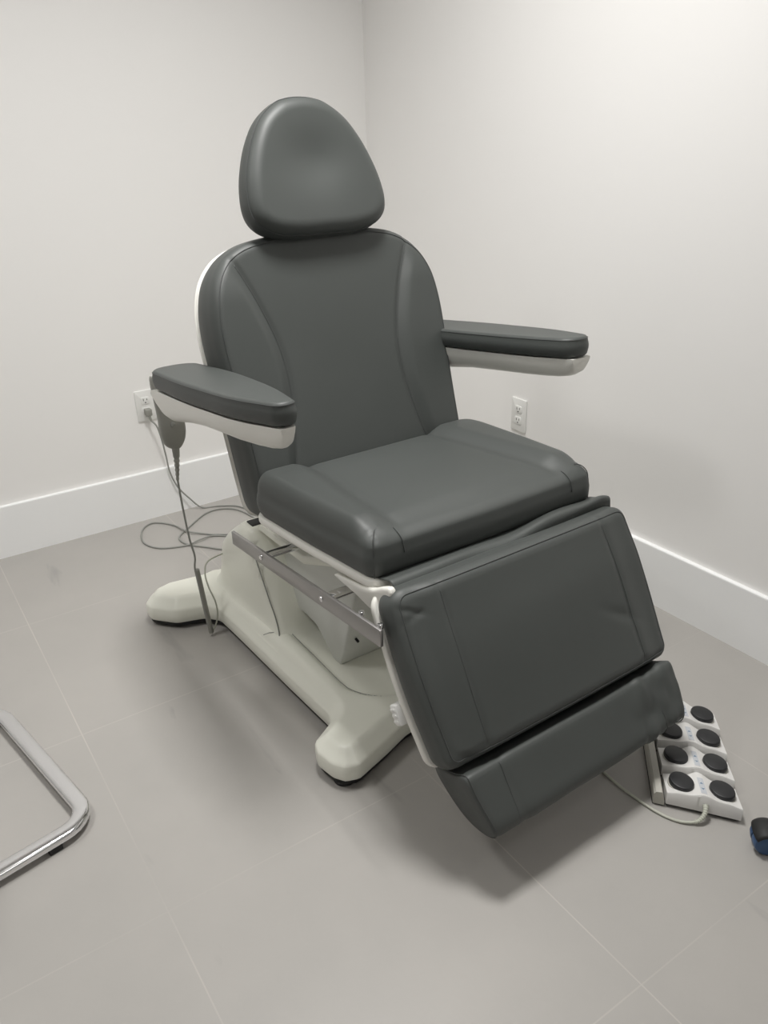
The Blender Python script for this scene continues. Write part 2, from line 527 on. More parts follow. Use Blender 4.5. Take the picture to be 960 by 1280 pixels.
for sx in (-1, 1):
    run = []
    for k in range(12):      # down the front corner
        a = math.pi / 2 * k / 11
        i = min(range(seatc.n), key=lambda i: (seatc.O[i] - Vector((sx * .308, SL))).length)
        ins = seatc.r * (1 - math.cos(a)); z = seatc.T - seatc.r + seatc.r * math.sin(a)
        p = seatc.O[i] - seatc.NR[i] * (ins - .0004); run.insert(0, seatc.pt(p.x, p.y, z))
    for k in range(1, 9): 
        z = (seatc.T - seatc.r) * (1 - k / 8) + .004; p = seatc.O[i] + seatc.NR[i] * .0035 * math.sin(math.pi * k / 9); run.append(seatc.pt(p.x, p.y, z))
    runs.append(run)
    # short seam rolling over the front edge
    run = []
    for k in range(8):
        a = math.pi / 2 * (1 - k / 7)
        x = sx * .235; ins = seatc.r * (1 - math.cos(a)); z = seatc.T - seatc.r + seatc.r * math.sin(a)
        run.append(seatc.pt(x, SL + .003 - ins + .0005, z + seatc.edge_h(Vector((x, SL - ins)), 0) * math.sin(a)))
    for k in range(1, 3): run.append(seatc.pt(sx * .235, SL + .0065, (seatc.T - seatc.r) * (1 - k / 8)))
    runs.append(run)
stitched('corner_seam', runs, .0012, seat)

rim_outline = [p + (p - Vector((0, .24))).normalized() * .005 for p in seat_outline]
slab('seat_frame', rim_outline, seat_frame(), -.018, .001, M['arm_white'], chair, edge=.005)
# pressed pan and hinge brackets under the seat
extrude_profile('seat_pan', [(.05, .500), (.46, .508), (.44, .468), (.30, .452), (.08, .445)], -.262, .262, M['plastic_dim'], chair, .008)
for sx in (-1, 1):
    poly = [(.38, .500), (.47, .514), (.515, .528), (.545, .546), (.568, .556), (.577, .548), (.577, .528), (.566, .508), (.550, .490), (.530, .478), (.500, .476), (.45, .484), (.36, .490)]
    x0, x1 = sx * .300, sx * .316
    if sx > 0: poly = [(b, z - .022) for b, z in poly]
    extrude_profile('hinge_bracket', poly, min(x0, x1), max(x0, x1), M['arm_white'], chair, .006)

# --- leg rest: v down the face, n forward
DV = Vector((.505, -.863)); NV = Vector((.863, .505))
def leg_frame(off=0):
    def f(x, v, n):
        n += off
        return loc(x, .614 + DV[0] * v + NV[0] * n, .534 + DV[1] * v + NV[1] * n)
    return f
leg_poly = [(-.325, -.034), (-.333, .15), (-.318, .322), (.318, .322), (.333, .15), (.325, -.034)]
leg_outline = fillet(leg_poly, [.035, 3, .03, .03, 3, .035], 10)
def leg_h(x, v):
    d = abs(x) - .226
    bol = -.009 * sstep(0, .06, d)
    g = -.0028 * math.exp(-(d / .006) ** 2)
    wav = .0022 * math.sin(6.3 * v / .35 + 3 * x)
    pk = 0
    for (px_, pv, lx, lv, a) in ((-.296, .012, .030, .006, .5), (-.29, .024, .02, .005, -.3), (-.285, .30, .018, .005, .6), (-.27, .306, .02, .005, .2), (-.235, .297, .014, .004, 0),
                          (.226, .30, .014, .004, 0), (.20, .19, .05, .012, .5)):
        u, w = x - px_, v - pv; c, s_ = math.cos(a), math.sin(a)
        u, w = u * c + w * s_, -u * s_ + w * c
        pk -= .0030 * math.exp(-(u / lx) ** 2 - (w / lv) ** 2)
    crown = .008 * (1 - (x / .33) ** 2)
    return bol + g + wav * sstep(.0, .1, v) + pk + crown
legc = Cushion(leg_outline, .080, .030, leg_frame(-.080), leg_h, n=360, rings=62, bulge=.005)
leg = legc.build('leg_rest', M['vinyl'], chair)
runs = [[legc.on(s * (.226 + .004 * math.sin(v * 9)), v) for v in [-.022 + .33 * k / 70 for k in range(71)]] for s in (-1, 1)]
stitched('panel_seam', runs, .0011, leg)
stitched('edge_seam', [legc.edge_line(0, legc.n, 1.0)], .0011, leg, closed=True)
fr_outline = [p + (p - Vector((0, .145))).normalized() * .005 for p in leg_outline]
slab('leg_rest_frame', fr_outline, leg_frame(), -.097, -.080, M['arm_white'], chair, edge=.005)
bm = bmesh.new()
bm_box(bm, (-.014, -.022, -.012), (.012, .022, .012), .005)
for k in (-1, 0, 1): bm_box(bm, (-.016, k * .012 - .003, -.008), (-.012, k * .012 + .003, .008), .0012)
fl = leg_frame(); o0 = fl(-.331, .203, -.108); ex = fl(1, 0, 0) - fl(0, 0, 0); ey = fl(0, 1, 0) - fl(0, 0, 0); ez = fl(0, 0, 1) - fl(0, 0, 0)
mt = Matrix(((ex.x, ey.x, ez.x, o0.x), (ex.y, ey.y, ez.y, o0.y), (ex.z, ey.z, ez.z, o0.z), (0, 0, 0, 1)))
bmesh.ops.transform(bm, matrix=mt, verts=bm.verts)
from_bm('release_latch', bm, M['outlet'], chair)

# --- foot pad
prof = [(.786, .240), (.808, .209), (.829, .178), (.848, .150), (.852, .131), (.842, .112), (.815, .098), (.782, .094), (.745, .101), (.710, .120), (.683, .148), (.671, .176), (.682, .192), (.712, .206), (.745, .222), (.770, .238)]
prof = [(.775 + (b - .775) * .96, .240 + (z - .240) * .915) for b, z in prof]
pr2 = resample(spline([Vector(p) for p in prof], 5, closed=True), 72)
cb = Vector((.765, .165))
xs = [(-.302, .0), (-.302, .5), (-.302, .90), (-.3, .945), (-.295, .985), (-.285, 1.0)] + [(-.285 + .57 * k / 66, 1.0) for k in range(1, 66)] + [(.285, 1.0), (.295, .985), (.3, .945), (.302, .90), (.302, .5), (.302, 0)]
V, F = [], []
for x, s in xs:
    for j, p in enumerate(pr2):
        q = cb + (p - cb) * s
        if s >= .98:
            d = abs(x) - .218
            k = 1 + (.02 * sstep(-.0, .03, -d)) - .018 * math.exp(-(d / .006) ** 2)
            # crumpled vinyl to the right-hand seam, soft waves elsewhere
            cr = noise.noise(Vector((x * 44, q.x * 26, q.y * 20))) * .0085 * sstep(.11, .2, x) * sstep(.33, .25, x)
            cr += noise.noise(Vector((x * 9, q.x * 9, q.y * 9 + 4))) * .002
            q = cb + (q - cb) * k + (q - cb).normalized() * cr
            if x > 0: q = q + Vector((0, .006 * sstep(.1, .3, x)))
        V.append(loc(x * (.992 - .07 * sstep(.24, .11, q.y)), q.x, q.y))
m_ = len(pr2)
for i in range(len(xs) - 1):
    for j in range(m_): F.append((i * m_ + j, i * m_ + (j + 1) % m_, (i + 1) * m_ + (j + 1) % m_, (i + 1) * m_ + j))
foot = link('foot_rest', V, F, M['vinyl'], chair, weld=True)
runs = []
for x in (-.218, .218):
    runs.append([loc(x, *(cb + (p - cb) * (1.0 + (.001 if x < 0 else .012)))) + Vector((0, 0, 0)) for p in pr2[:26]])
stitched('panel_seam', runs, .0011, foot)
stitched('end_seam', [[loc(sx * .2965 * (.992 - .07 * sstep(.24, .11, p.y)), *(cb + (p - cb) * .988)) for p in pr2] for sx in (-1, 1)], .0012, foot, closed=True)
slab('foot_rest_frame', fillet([(-.14, .25), (-.14, .40), (.14, .40), (.14, .25)], .02, 5), leg_frame(), -.106, -.098, M['arm_white'], chair, edge=.003)

# --- vinyl flap between seat and leg rest
NX, NT = 150, 26
V, F = [], []
for i in range(NX + 1):
    u = i / NX; x = -.292 + .612 * u
    rise = (.018 * sstep(.45, .9, u)) * sstep(1.06, .95, u); 
    out = .010 + .012 * sstep(.35, .75, u)
    ctrl = [(.478, .535), (.520, .545 + rise * .6), (.538 + out * .5, .551 + rise), (.554 + out * .3, .538 + rise), (.560, .512), (.560, .485)]
    cv = spline([Vector(c) for c in ctrl], 6)
    cv = resample(cv, NT, closed=False)
    for j, q in enumerate(cv):
        w = math.sin(math.pi * j / (NT - 1))
        d = noise.noise(Vector((x * 7, j * .16, 1.3))) * .010 * w * sstep(.05, .5, u)
        fold = math.sin((u * 2.6 + j * .045) * 6.28) * .0035 * w * sstep(.35, .7, u) * sstep(1.02, .9, u)
        V.append(loc(x, q.x + d, q.y + d * .8 + fold))
for i in range(NX):
    for j in range(NT - 1):
        a = i * NT + j; F.append((a, a + 1, a + NT + 1, a + NT))
fl_ = link('seat_flap', V, F, M['vinyl'], chair)
md = fl_.modifiers.new('thickness', 'SOLIDIFY'); md.thickness = .003; md.offset = -1

# --- armrests
def armrest(sx, xi, xo):
    """xi, xo: inner and outer edge (positive)"""
    top = lambda b: .890 - .1 * (.39 - b)
    c = (xi + xo) / 2
    dx = .022 if sx < 0 else 0
    poly = [(xi + .004, -.245), (xi - .004, .0), (xi + .012 + dx * .5, .25), (xi + .034 + dx, .392), (xo - .034, .392), (xo - .004, .25), (xo + .002, .0), (xo - .012, -.245)]
    ol = [Vector((sx * p.x, p.y)) for p in fillet(poly, [.05, 2, 1.5, .05, .04, 1.5, 2, .05], 10)]
    fr = lambda x, y, n: loc(x, y - .1 * n, top(y) - .043 + n)
    pc = Cushion(ol, .043, .009, fr, lambda x, y: .002, n=220, rings=18, bulge=.002, back_in=.006)
    shell_o = empty_mesh = None
    # shell: boat-shaped tray lofted along b
    st = [(-.262, .735, .765, .80), (-.25, .716, .775, .92), (-.225, .702, .781, .97), (-.19, .702, .785, .98), (-.14, .714, .790, .99), (-.06, .733, .798, 1), (.04, .752, .808, 1), (.14, .764, .818, 1), (.22, .773, .826, 1), (.29, .782, .833, .98),
          (.335, .789, .838, .94), (.365, .797, .841, .87), (.382, .808, .843, .76), (.388, .822, .843, .66)]
    V, F = [], []; K = 28
    for b, z0, z1, w in st:
        xa = interp([-.25, 0, .25, .392], [xi + .010, xi + .003, xi + .018 + dx * .5, xi + .042 + dx], b); xb = interp([-.25, 0, .25, .392], [xo - .014, xo - .005, xo - .010, xo - .038], b)
        cx, hw = (xa + xb) / 2, (xb - xa) / 2 * (.9 + .1 * w)
        for k in range(K):
            a = math.pi * k / (K - 1)      # from inner top round the bottom to outer top
            e = .62
            x = -math.copysign(abs(math.cos(a)) ** e, math.cos(a)); y = math.sin(a) ** .7 if math.sin(a) > 0 else 0
            V.append(loc(sx * (cx + x * hw * (1 - .12 * y)), b, z1 - (z1 - z0) * y))
    n = len(st)
    for i in range(n - 1):
        for k in range(K - 1): a = i * K + k; F.append((a, a + 1, a + K + 1, a + K))
        F.append((i * K + K - 1, i * K, (i + 1) * K, (i + 1) * K + K - 1))
    F.append(tuple(range(K))); F.append(tuple(range((n - 1) * K, n * K)))
    arm = link('armrest', V, F, M['arm_white'], chair, angle=50)
    pad = pc.build('arm_pad', M['vinyl'], arm)
    stitched('edge_seam', [pc.edge_line(0, pc.n, .5)], .0008, pad, closed=True)
    bm = bmesh.new()
    bm_box(bm, (min(sx * .27, sx * (xi + .03)), .10, .70), (max(sx * .27, sx * (xi + .03)), .20, .765), .015, 3)
    from_bm('arm_bracket', bm, M['arm_white'], arm)
    return arm
armrest(-1, .325, .457)
armrest(1, .300, .440)

# --- base cover
def base_poly():
    L_ = [(-.0, -.515), (-.27, -.515), (-.40, -.535), (-.455, -.52), (-.488, -.478), (-.484, -.445), (-.432, -.382), (-.352, -.355), (-.322, -.315), (-.318, -.20), (-.312, .10), (-.306, .285), (-.318, .315), (-.384, .352), (-.396, .385), (-.388, .435), (-.372, .462), (-.34, .474), (-.245, .446), (-.17, .420), (0, .410)]
    rad = [0, .1, .05, .03, .02, .02, .05, .05, .04, .3, .3, .04, .02, .015, .02, .02, .012, .02, .08, .1, 0]
    R_ = [(-x, y) for x, y in reversed(L_[1:-1])]
    return fillet(L_ + R_, rad + list(reversed(rad[1:-1])), 6)
bo = resample(base_poly(), 420)
n = len(bo)
area = sum(bo[i].x * bo[(i + 1) % n].y - bo[(i + 1) % n].x * bo[i].y for i in range(n)); sg = 1 if area > 0 else -1
NR = []
for i in range(n):
    t = (bo[(i + 1) % n] - bo[i - 1]).normalized(); NR.append(Vector((t.y, -t.x)) * sg)
for _ in range(5): NR = [(NR[i - 1] + NR[i] * 2 + NR[(i + 1) % n]).normalized() for i in range(n)]
def base_top(x, y):
    """height of the cover's deck: feet lower at their ends, recessed tray in the middle"""
    z = .098
    z += .010 * sstep(.30, .05, abs(y)) 
    # tray between the raised sides
    w = .228; e = max(abs(x) - w, 0)
    yy = y - .12
    inside = sstep(.012, -.004, max(abs(x) - .235, (math.hypot(max(abs(x) - .10, 0), max(y - .215, 0)) - .14) if y > .215 else -1)) 
    if y > -.2: z -= .014 * inside
    # ridge crest along the flank
    z += .006 * math.exp(-((abs(x) - .262) / .02) ** 2) * sstep(.33, .2, y)
    return z
prof = [(.012, .024), (.002, .024), (.0, .027), (-.001, .045), (.000, .063), (.0015, .067), (.005, .071), (.014, .079), (.022, .087), (.026, .091), (.032, .0955), (.038, .097)]
V, F = [], []
for ins, z in prof:
    for i in range(n):
        p = bo[i] - NR[i] * ins
        V.append(loc(p.x, p.y, z + (base_top(p.x, p.y) - .097) * sstep(.075, .097, z)))
K = len(prof)
for k in range(K - 1):
    for i in range(n): F.append((k * n + i, k * n + (i + 1) % n, (k + 1) * n + (i + 1) % n, (k + 1) * n + i))
# deck: grid clipped by triangulating interior with a dense bmesh fill
inner_pts = [bo[i] - NR[i] * .038 for i in range(n)]
from mathutils.geometry import delaunay_2d_cdt
vin = [Vector((p.x, p.y)) for p in inner_pts]
edges = [(i, (i + 1) % n) for i in range(n)]
def inside_poly(p):
    c = False
    for i in range(n):
        a, b = inner_pts[i], inner_pts[i - 1]
        if (a.y > p[1]) != (b.y > p[1]) and p[0] < (b.x - a.x) * (p[1] - a.y) / (b.y - a.y) + a.x: c = not c
    return c
gx = -.46
while gx < .461:
    gy = -.52
    while gy < .46:
        if inside_poly((gx, gy)) and min((Vector((gx, gy)) - q).length for q in inner_pts[::3]) > .006: vin.append(Vector((gx, gy)))
        gy += .010
    gx += .010
cv, ce, cf, *_ = delaunay_2d_cdt(vin, edges, [], 1, 1e-6)
o_ = len(V)
for p in cv: V.append(loc(p.x, p.y, base_top(p.x, p.y)))
F += [tuple(o_ + i for i in f) for f in cf]
base = link('base_cover', V, F, M['plastic'], chair, weld=True, angle=60)
# dark parting line across the cover and round the tray
z_ = lambda x, y: base_top(x, y) + .0004
g = []
for sx in (-1, 1):
    g.append([loc(sx * .30 * 1.0, -.062 + .0, z_(.29, -.06) - .006), loc(sx * .286, -.052, z_(.286, -.05)), loc(sx * .262, -.03, z_(.262, -.03)), loc(sx * .236, -.03, z_(.24, -.03))])
tr = [(-.236, -.03)] + [(-.240, .05 + .02 * k) for k in range(9)] + [(-.10 - .14 * math.cos(a), .215 + .14 * math.sin(a)) for a in [math.pi / 2 * k / 10 for k in range(1, 11)]]
tr = tr + [(-x, y) for x, y in reversed(tr)]
g.append([loc(x, y, base_top(x * 1.03, y) - .003) for x, y in tr])
V2, F2 = merge([tube_data(p, .0011, 6) for p in g]); link('cover_joint', V2, F2, M['cord'], base)
# black chassis under the cover and levelling feet
und = [bo[i] - NR[i] * .007 for i in range(0, n, 2)]
slab('chassis', und, lambda x, y, nn: loc(x, y, nn), .008, .030, M['black'], chair, edge=.003)
for (a, b) in ((-.44, -.46), (.44, -.46), (-.355, .43), (.355, .43)):
    bm = bmesh.new(); bm_cyl(bm, loc(a, b, 0), loc(a, b, .012), .026, seg=24, bevel=.003)
    from_bm('foot_pad', bm, M['black'], chair)
# --- rear shroud: lofted tower
secs = [  # z, half width, rear b, front b, corner radius
    (.085, .300, -.478, .03, .06), (.096, .286, -.470, .0, .07), (.108, .278, -.463, -.015, .075), (.125, .273, -.458, -.026, .08), (.16, .272, -.450, -.042, .085), (.20, .274, -.438, -.062, .09), (.25, .277, -.408, -.083, .09),
    (.29, .279, -.362, -.101, .085), (.325, .280, -.305, -.118, .07), (.352, .279, -.255, -.13, .05), (.372, .274, -.222, -.14, .03), (.380, .262, -.205, -.150, .02)]
V, F = [], []; K = 96
for z, w, br, bf, rr in secs:
    ol = resample(fillet([(-w, br), (w, br), (w, bf), (-w, bf)], [rr, rr, .012, .012], 8), K)
    # start every ring at the same corner
    for p in ol: V.append(loc(p.x, p.y, z))
for k in range(len(secs) - 1):
    for i in range(K): F.append((k * K + i, k * K + (i + 1) % K, (k + 1) * K + (i + 1) % K, (k + 1) * K + i))
F.append(tuple(range((len(secs) - 1) * K, len(secs) * K)))
F.append(tuple(reversed(range(K))))
shroud = link('rear_shroud', V, F, M['plastic'], chair, angle=50)
for sx in (-1, 1):
    tube('shroud_joint', spline([loc(sx * (w - .003), bf - .001, z) for z, w, br, bf, rr in secs[1:-2]], 6), .0016, M['cord'], shroud)
# --- lift arm housing
poly = [(-.30, .16), (-.24, .10), (-.17, .088), (-.13, .118), (-.07, .150), (.0, .155), (.05, .148), (.085, .120), (.125, .088), (.150, .080), (.168, .092), (.190, .150), (.235, .30), (.275, .445), (.22, .470), (-.05, .462), (-.17, .43), (-.24, .33)]
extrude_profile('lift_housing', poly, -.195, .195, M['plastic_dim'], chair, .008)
bm = bmesh.new()
for (a, b0, z0) in ((-.165, .2055, .175), (-.12, .2335, .27)):
    bm = bmesh.new(); bm_cyl(bm, loc(a, b0 - .01, z0 + .003), loc(a, b0 + .004, z0 - .001), .0035, seg=12)
    from_bm('housing_screw', bm, M['black'], chair)
bm = bmesh.new(); bm_box(bm, (-.185, -.2665, .352), (-.02, -.245, .378), .003); from_bm('housing_slot', bm, M['slot'], chair)
# sloping cover plate and black opening at the top of the shroud
extrude_profile('shroud_lid', [(-.150, .372), (-.135, .392), (.10, .398), (.24, .455), (.24, .43), (.10, .375)], -.245, .245, M['plastic'], chair, .004)
bm = bmesh.new(); bm_box(bm, (-.255, .160, .376), (-.09, .196, .384), .002); from_bm('shroud_opening', bm, M['slot'], chair)

# --- stainless side rails with mounts
for sx in (-1,):
    x = sx * .350
    f = lambda b: .421 + .083 * (b + .055)
    poly = [(-.058, f(-.058) - .018), (.600, f(.6) - .019), (.600, f(.6) + .019), (-.058, f(-.058) + .018)]
    rail = extrude_profile('side_rail', poly, min(x, x + sx * .008), max(x, x + sx * .008), M['steel'], chair, .0015, seg=2)
    for b in (.115, .395):
        bm = bmesh.new()
        bm_box(bm, (min(x, sx * .262), -b - .011, f(b) - .001), (max(x, sx * .262), -b + .011, f(b) + .012), .003)
        from_bm('rail_mount', bm, M['chrome'], rail)
        bm = bmesh.new(); bm_cyl(bm, loc(x + sx * .006, b - .01, f(b)), loc(x + sx * .0105, b - .01, f(b)), .0065, seg=18, bevel=.001); from_bm('rail_screw', bm, M['chrome'], rail)
    for b in (.520, .585):
        bm = bmesh.new(); bm_cyl(bm, loc(x - sx * .004, b, f(b) + .012), loc(x - sx * .004, b, f(b) + .024), .006, seg=16, bevel=.002); from_bm('rail_stop', bm, M['chrome'], rail)
bm = bmesh.new(); bm_cyl(bm, loc(-.32, .56, .497), loc(.32, .56, .497), .011, seg=16); from_bm('hinge_rod', bm, M['steel'], chair)

# ------------------------------------------------------------------ hand control and its cord
def W(a, b, z):
    return Vector((CX + a * math.cos(TH) + b * math.sin(TH), CY + a * math.sin(TH) - b * math.cos(TH), z))
hc = empty('hand_control', (0, 0, 0))
tag(hc, 'grey hand control hanging behind the left armrest of the treatment chair, cord trailing to base', 'hand control')
ol = [(-.425, .785), (-.412, .792), (-.385, .780), (-.366, .735), (-.357, .69), (-.353, .655), (-.357, .624), (-.370, .601), (-.384, .594), (-.399, .599), (-.412, .610), (-.420, .640), (-.420, .69)]
ol = resample(spline([Vector(p) for p in ol], 6, closed=True), 90)
slab('control_body', ol, lambda x, z, nn: W(x, -.30 + nn, z), -.014, .014, M['grey'], hc, edge=.007)
bm = bmesh.new(); bm_cyl(bm, W(-.389, -.288, .665), W(-.389, -.2845, .665), .0065, seg=20, bevel=.001); from_bm('control_button', bm, M['cord'], hc)
sr = [(-.3855, .60), (-.3865, .575), (-.3885, .55), (-.391, .525), (-.393, .505)]
P_ = resample([W(a, -.30, z) for a, z in sr], 31, closed=False)
rd = [(.0105 - .0065 * i / 30) * (1 if i % 4 < 2 or i < 9 else .82) for i in range(31)]
tube('strain_relief', P_, .01, M['grey'], hc, seg=14, radii=rd)
tube('control_cord', spline([W(-.393, -.30, .51), W(-.390, -.30, .42), W(-.386, -.295, .33), W(-.380, -.29, .275), W(-.384, -.29, .248), W(-.385, -.29, .228)], 10), .0028, M['cord'], hc)
P_ = [W(-.380, -.29, .232), W(-.376, -.29, .18), W(-.369, -.292, .09), W(-.362, -.294, .012)]
tube('cord_sleeve', spline(P_, 8), .0075, M['grey'], hc, seg=14)
tube('cord_tail', spline([W(-.366, -.294, .010), W(-.352, -.290, .025), W(-.338, -.288, .065), W(-.338, -.292, .11), W(-.346, -.31, .155), W(-.343, -.33, .19), W(-.320, -.35, .215), W(-.240, -.36, .22)], 8), .0024, M['cord_light'], hc)

# ------------------------------------------------------------------ wall outlets
def outlet(origin, ux, nrm, label):
    r = empty('wall_outlet', origin); tag(r, label, 'wall outlet')
    ux = Vector(ux); nrm = Vector(nrm); uz = Vector((0, 0, 1))
    fr = lambda x, z, nn: ux * x + uz * z + nrm * nn
    slab('cover_plate', fillet([(-.036, -.058), (.036, -.058), (.036, .058), (-.036, .058)], .004, 4), fr, 0, .006, M['outlet'], r, edge=.002)
    for s in (-1, 1):
        so = slab('socket', fillet([(-.0165, s * .0195 - .014), (.0165, s * .0195 - .014), (.0165, s * .0195 + .014), (-.0165, s * .0195 + .014)], .007, 5), fr, .005, .0078, M['outlet'], r, edge=.001)
        bm = bmesh.new()
        mt = Matrix(((ux.x, 0, nrm.x, 0), (ux.y, 0, nrm.y, 0), (0, 1, 0, 0), (0, 0, 0, 1)))
        for (x, z, w, h) in ((-.0065, .004, .0011, .0042), (.0065, .004, .0011, .0034)):
            bm_box(bm, (x - w, s * .0195 + z - h, .0075), (x + w, s * .0195 + z + h, .0082), 0, mtx=mt)
        bm_cyl(bm, mt @ Vector((0, s * .0195 - .007, .0075)), mt @ Vector((0, s * .0195 - .007, .0082)), .0024, seg=12)
        from_bm('socket_slots', bm, M['slot'], so)
    bm = bmesh.new(); p = nrm * .0055; q = nrm * .0072; bm_cyl(bm, p, q, .0025, seg=12); from_bm('plate_screw', bm, M['outlet'], r)
    return r
outlet((0, -.919, .440), (0, -1, 0), (-1, 0, 0), 'white duplex wall outlet with nothing plugged in, on the wall right of the chair')
outlet((-1.010, 0, .445), (1, 0, 0), (0, -1, 0), 'white duplex wall outlet with a plug in it, on the wall behind the left armrest')

pc_ = empty('power_cord', (-1.010, -.02, .424))
tag(pc_, 'thin grey power cord looping on the floor behind the chair to the wall outlet', 'power cord')
inv = Vector(pc_.location)
bm = bmesh.new()
mt = Matrix.Translation((0, 0, 0))
bm_box(bm, (-.012, -.014, -.013), (.012, .0115, .013), .004, 3)
bm_cyl(bm, (0, -.006, -.010), (.004, -.012, -.032), .006, .0035, seg=14)
from_bm('plug', bm, M['grey'], pc_)
pw = [(-1.006, -.032, .392), (-.992, -.04, .37), (-.982, -.04, .32), (-.972, -.03, .25), (-.966, -.028, .18), (-.945, -.03, .11), (-.905, -.038, .05), (-.865, -.05, .006), (-.80, -.075, .004), (-.735, -.14, .004), (-.72, -.30, .004), (-.76, -.64, .016)]
tube('cord', [p - inv for p in spline([Vector(p) for p in pw], 10)], .0030, M['cord'], pc_)
pw = [(-.80, -.62, .016), (-.74, -.40, .004), (-.745, -.20, .004), (-.79, -.115, .0045), (-.87, -.105, .004), (-.98, -.19, .004), (-1.035, -.245, .004), (-1.032, -.31, .004), (-.985, -.375, .0045),
      (-.93, -.43, .0045), (-.86, -.36, .0045), (-.93, -.29, .004), (-.995, -.225, .010), (-1.015, -.13, .004), (-1.07, -.065, .004), (-1.125, -.10, .004), (-1.155, -.20, .004), (-1.125, -.28, .004), (-1.04, -.32, .004), (-.98, -.318, .010), (-.92, -.312, .0045), (-.86, -.40, .004), (-.82, -.66, .020)]
tube('cord', [p - inv for p in spline([Vector(p) for p in pw], 10)], .0030, M['cord'], pc_)

# ------------------------------------------------------------------ foot control
fc = empty('foot_control', (-.488, -2.051, 0), R(-54))
tag(fc, 'white foot control with eight round black buttons, on the floor by the leg rest', 'foot control')
# local: x along a pair (left button -> right button), y away from the photographer's near end (rows step in +y)
PIT = .082
for k in range(4):
    y0 = (k - 1.5) * PIT
    nu, nv = 40, 12
    V, F = [], []
    def top(x, t):   # t 0 near edge .. 1 far edge
        z = .044 - .012 * t
        z += .009 * math.exp(-(x / .020) ** 2)
        z -= .006 * sstep(.045, .080, abs(x))
        return z
    xs_ = [-.074 + .150 * i / nu for i in range(nu + 1)]
    def far(x): return .033 + .011 * math.exp(-(x / .022) ** 2)
    def near(x): return -.038 - .05 * x * x
    rows = [[] for _ in range(nv + 3)]
    for i, x in enumerate(xs_):
        rows[0].append((x, y0 + near(x), .009)); rows[1].append((x, y0 + near(x), top(x, 0) - .003))
        for j in range(nv + 1):
            t = j / nv; t2 = .03 + .97 * t
            rows[2 + j].append((x, y0 + near(x) + (far(x) - near(x)) * t2, top(x, t)))
    rows.append([(x, y0 + far(x) + .002, .009) for x in xs_])
    for rr in rows: V += rr
    c_ = len(xs_)
    for j in range(len(rows) - 1):
        for i in range(nu): a = j * c_ + i; F.append((a, a + 1, a + c_ + 1, a + c_))
    F.append(tuple(j * c_ for j in range(len(rows)))); F.append(tuple(j * c_ + nu for j in reversed(range(len(rows)))))
    F.append(tuple(list(range(c_)) + [ (len(rows) - 1) * c_ + i for i in reversed(range(c_))]))
    ho = link('pedal_housing', V, F, M['pedal_white'], fc, angle=40)
    for sx in (-1, 1):
        bm = bmesh.new()
        x = .041 * sx; zt = top(x, .5)
        bm_cyl(bm, (x, y0 - .002, zt - .004), (x, y0 - .002, zt + .0015), .0275, .0275, seg=40)
        o = from_bm('button_collar', bm, M['pedal_grey'], ho)
        bm = bmesh.new()
        bm_cyl(bm, (x, y0 - .002, zt), (x, y0 - .002, zt + .0135), .0262, .0252, seg=44, bevel=.003)
        b_ = from_bm('button', bm, M['button'], ho)
        b_.rotation_euler = (0, 0, 0)
    # pale sticker with a small arrow pair, on the hump
    V = []; F = []
    ny = 10
    for j in range(ny + 1):
        y = -.030 + .054 * j / ny
        for i in range(5):
            x = -.006 + .012 * i / 4
            t = (y - near(x)) / (far(x) - near(x)); V.append((x, y0 + y, top(x, t) + .0012))
    for j in range(ny):
        for i in range(4): a = j * 5 + i; F.append((a, a + 1, a + 6, a + 5))
    st_ = link('sticker', V, F, M['sticker'], ho)
    V = []; F = []
    def q(x, y): t = (y - near(x)) / (far(x) - near(x)); return (x, y0 + y, top(x, t) + .0018)
    for (yc, d) in ((.002, 1), (-.012, -1)):
        o_ = len(V); V += [q(-.004, yc), q(.004, yc), q(0, yc + d * .006)]; F.append((o_, o_ + 1, o_ + 2) if d > 0 else (o_, o_ + 2, o_ + 1))
    link('sticker_print', V, F, M['sticker_ink'], ho)
# base tray, side bracket
bm = bmesh.new(); bm_box(bm, (-.074, -.158, .003), (.074, .160, .012), .002); from_bm('base_tray', bm, M['black'], fc)
V, F = [], []
pf = [(-.100, .004), (-.100, .030), (-.096, .036), (-.084, .038), (-.080, .030), (-.077, .014), (-.077, .004)]
for y in (-.162, .160):
    for x, z in pf: V.append((x, y, z))
kk = len(pf)
for i in range(kk): F.append((i, (i + 1) % kk, kk + (i + 1) % kk, kk + i))
F.append(tuple(range(kk))); F.append(tuple(range(kk, 2 * kk)))
link('side_bracket', V, F, M['pedal_grey'], fc, smooth=False)
bm = bmesh.new()
bm_box(bm, (-.101, -.160, .0), (-.078, .158, .005), .001); from_bm('bracket_foot', bm, M['black'], fc)
# cord with coiled strain relief
for o_ in [c for c in bpy.data.objects if c.parent == fc or (c.parent and c.parent.parent == fc)]:
    for v in o_.data.vertices: v.co.x -= .17 * v.co.y      # the rows step sideways
inv_fc = (Matrix.Translation((-.488, -2.051, 0)) @ Matrix.Rotation(R(-54), 4, 'Z')).inverted()
cw = [(.030, -.150, .028), (.032, -.168, .027), (.029, -.182, .018), (.015, -.193, .008), (-.02, -.198, .004), (-.065, -.185, .004)]
cw = [Vector(p) for p in cw] + [inv_fc @ Vector(p) for p in [(-.682, -2.03, .004), (-.678, -1.95, .004), (-.68, -1.85, .004), (-.72, -1.72, .006), (-.76, -1.64, .014), (-.79, -1.58, .016)]]
cpts = spline(cw, 12)
tube('cord', cpts, .0030, M['cord_light'], fc)
rp = resample(cpts[8:38], 41, closed=False)
tube('strain_relief', rp, .005, M['cord_light'], fc, seg=12, radii=[(.0064 - .0018 * i / 40) * (1 if i % 4 < 2 else .78) for i in range(41)])

